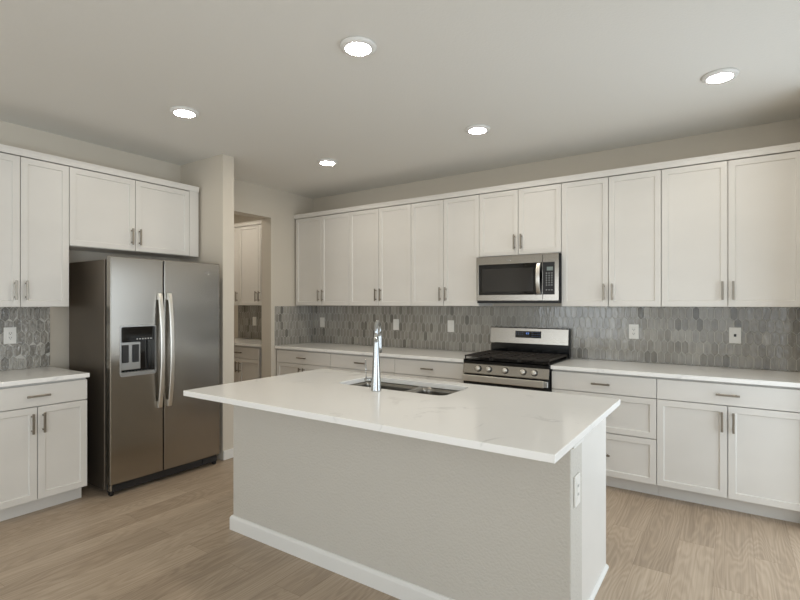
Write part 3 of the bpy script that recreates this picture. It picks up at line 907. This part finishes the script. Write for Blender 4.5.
# island outlet on the right end of the painted wall
b = BM(); box(b, IX1 + 0.0003 - ox, IX1 + 0.007 - ox, -2.583 - oy, -2.506 - oy, 0.600, 0.723, bevel=0.002)
op = link('outlet_plate', b, M['plate'], isl)
b = BM(); box(b, IX1 + 0.007 - ox, IX1 + 0.009 - ox, -2.561 - oy, -2.528 - oy, 0.629, 0.695, bevel=0.001); rc = link('receptacle', b, M['plate'], op)
b = BM()
for s in (0.645, 0.679):
    for y in (-2.551, -2.538): box(b, IX1 + 0.0089 - ox, IX1 + 0.0096 - ox, y - 0.0014 - oy, y + 0.0014 - oy, s - 0.004, s + 0.006)
link('slots', b, M['grey_plastic'], op)
# back side of the island: doors and drawers facing the range
n = 3; w = (3.866 - (IX0 + 0.034)) / n
for i in range(n):
    x0 = IX0 + 0.034 + i * w
    for nm, z0, z1, sh in (('drawer', 0.727, 0.869, False), ('door', 0.104, 0.722, True)):
        if nm == 'drawer' and i == 1: nm = 'false_drawer_front'
        b = BM(); box(b, x0 + 0.002 - ox, x0 + w - 0.002 - ox, -1.8105 - oy, -1.791 - oy, z0, z1)
        if sh:
            b.faces.ensure_lookup_table(); f = max(b.faces, key=lambda q: q.calc_center_median().y)
            bmesh.ops.inset_region(b, faces=[f], thickness=0.06, depth=0.0); bmesh.ops.inset_region(b, faces=[f], thickness=0.003, depth=-0.0085)
        d = link(nm, b, M['cab'], isl, bevel=0.0012, seg=1)
        if nm == 'drawer':
            c = x0 + w / 2 - ox; b = BM(); box(b, c - 0.067, c + 0.067, -1.767 - oy, -1.757 - oy, 0.792, 0.804)
            for s in (-0.048, 0.048): box(b, c + s - 0.005, c + s + 0.005, -1.791 - oy, -1.766 - oy, 0.793, 0.803)
            link('handle', b, M['nickel'], d)
        elif nm == 'door':
            c = x0 + w - 0.034 - ox; b = BM(); box(b, c - 0.006, c + 0.006, -1.767 - oy, -1.757 - oy, 0.55, 0.684)
            for s in (0.569, 0.665): box(b, c - 0.005, c + 0.005, -1.791 - oy, -1.766 - oy, s - 0.005, s + 0.005)
            link('handle', b, M['nickel'], d)

# island countertop with the sink cut-out
SX0, SX1, SY0, SY1 = 2.405, 3.168, -2.272, -1.925
b = BM()
cxo, cyo = 2.919, -2.39
slab_with_hole(b, [(1.86 - cxo, -2.957 - cyo), (3.969 - cxo, -2.957 - cyo), (3.969 - cxo, -1.823 - cyo), (1.86 - cxo, -1.823 - cyo)],
               [(x - cxo, y - cyo) for x, y in reversed(rrect(SX0, SX1, SY0, SY1, 0.055, 6))], 0.006, 0.036, lambda u, v, h: (u, v, h))
ic = link('countertop', b, M['quartz'], bevel=0.003)
ic.location = (cxo, cyo, 0.878)
tag(ic, 'big white quartz countertop of the island, around the sink', 'countertop')

# double bowl undermount sink
sk = thing('kitchen_sink', 'stainless undermount sink with two bowls in the island countertop', 'sink', ((SX0 + SX1) / 2, (SY0 + SY1) / 2, 0.6668), 0)
kx, ky = (SX0 + SX1) / 2, (SY0 + SY1) / 2
DIV = 2.835


def bowl(x0, x1, y0, y1):
    b = BM(); rings = []
    for dz, ins, r in ((0.2165, -0.012, 0.062), (0.2165, 0.0, 0.055), (0.19, 0.001, 0.055), (0.03, 0.010, 0.05), (0.008, 0.022, 0.045), (0.0, 0.045, 0.035)):
        rings.append([b.verts.new((x - kx, y - ky, dz)) for x, y in rrect(x0 + ins, x1 - ins, y0 + ins, y1 - ins, r, 6)])
    for i in range(len(rings) - 1):
        n = len(rings[i])
        for k in range(n):
            f = b.faces.new((rings[i][k], rings[i][(k + 1) % n], rings[i + 1][(k + 1) % n], rings[i + 1][k])); f.smooth = i > 0
    b.faces.new(rings[-1])
    o = link('bowl', b, M['steel_sink'], sk)
    so = o.modifiers.new('thickness', 'SOLIDIFY'); so.thickness = 0.0012; so.offset = 0
    b = BM(); c = ((x0 + x1) / 2 - kx, (y0 + y1) / 2 - ky + 0.04, 0)
    lathe(b, [(0.042, 0.0008), (0.042, 0.003), (0.036, 0.004), (0.034, 0.0022), (0.004, 0.0022)], c, 24)
    link('drain', b, M['chrome'], o)


bowl(SX0 - 0.004, DIV - 0.013, SY0 - 0.004, SY1 + 0.004)
bowl(DIV + 0.013, SX1 + 0.004, SY0 - 0.004, SY1 + 0.004)

# pull-down faucet, seen from behind: spout leans away from the camera over the bowls
fx, fy = 2.775, -2.345
fc = thing('kitchen_faucet', 'tall chrome pull-down kitchen faucet standing in front of the sink', 'faucet', (fx, fy, 0.9145), math.radians(YAW - 8.0))
b = BM(); lathe(b, [(0.030, 0.0), (0.030, 0.004), (0.029, 0.012), (0.0265, 0.06), (0.0225, 0.12), (0.018, 0.20), (0.015, 0.27), (0.0142, 0.30)], n=28)
link('body', b, M['chrome'], fc)
b = BM()
pts = [(0, 0, 0.295)]
R = 0.050
for k in range(0, 15):
    a = PI - PI * k / 14
    pts.append((0, R + R * math.cos(a), 0.336 + 0.052 * math.sin(a)))
pts.append((0, 2 * R + 0.002, 0.318))
tube(b, pts, [0.0135] + [0.0118] * (len(pts) - 1), 16)
link('spout', b, M['chrome'], fc)
b = BM(); lathe(b, [(0.0125, 0.0), (0.0145, -0.02), (0.0158, -0.08), (0.0155, -0.115), (0.012, -0.117)], (0, 2 * R + 0.002, 0.322), 20)
link('spray_head', b, M['chrome'], fc)
b = BM(); tube(b, [(-0.018, 0, 0.062), (-0.066, 0, 0.062)], 0.0085, 14); hb = link('handle_hub', b, M['chrome'], fc)
b = BM(); tube(b, [(-0.058, 0, 0.070), (-0.060, 0.004, 0.12), (-0.063, 0.008, 0.175)], [0.0036, 0.003, 0.0028], 10); link('lever', b, M['chrome'], hb)
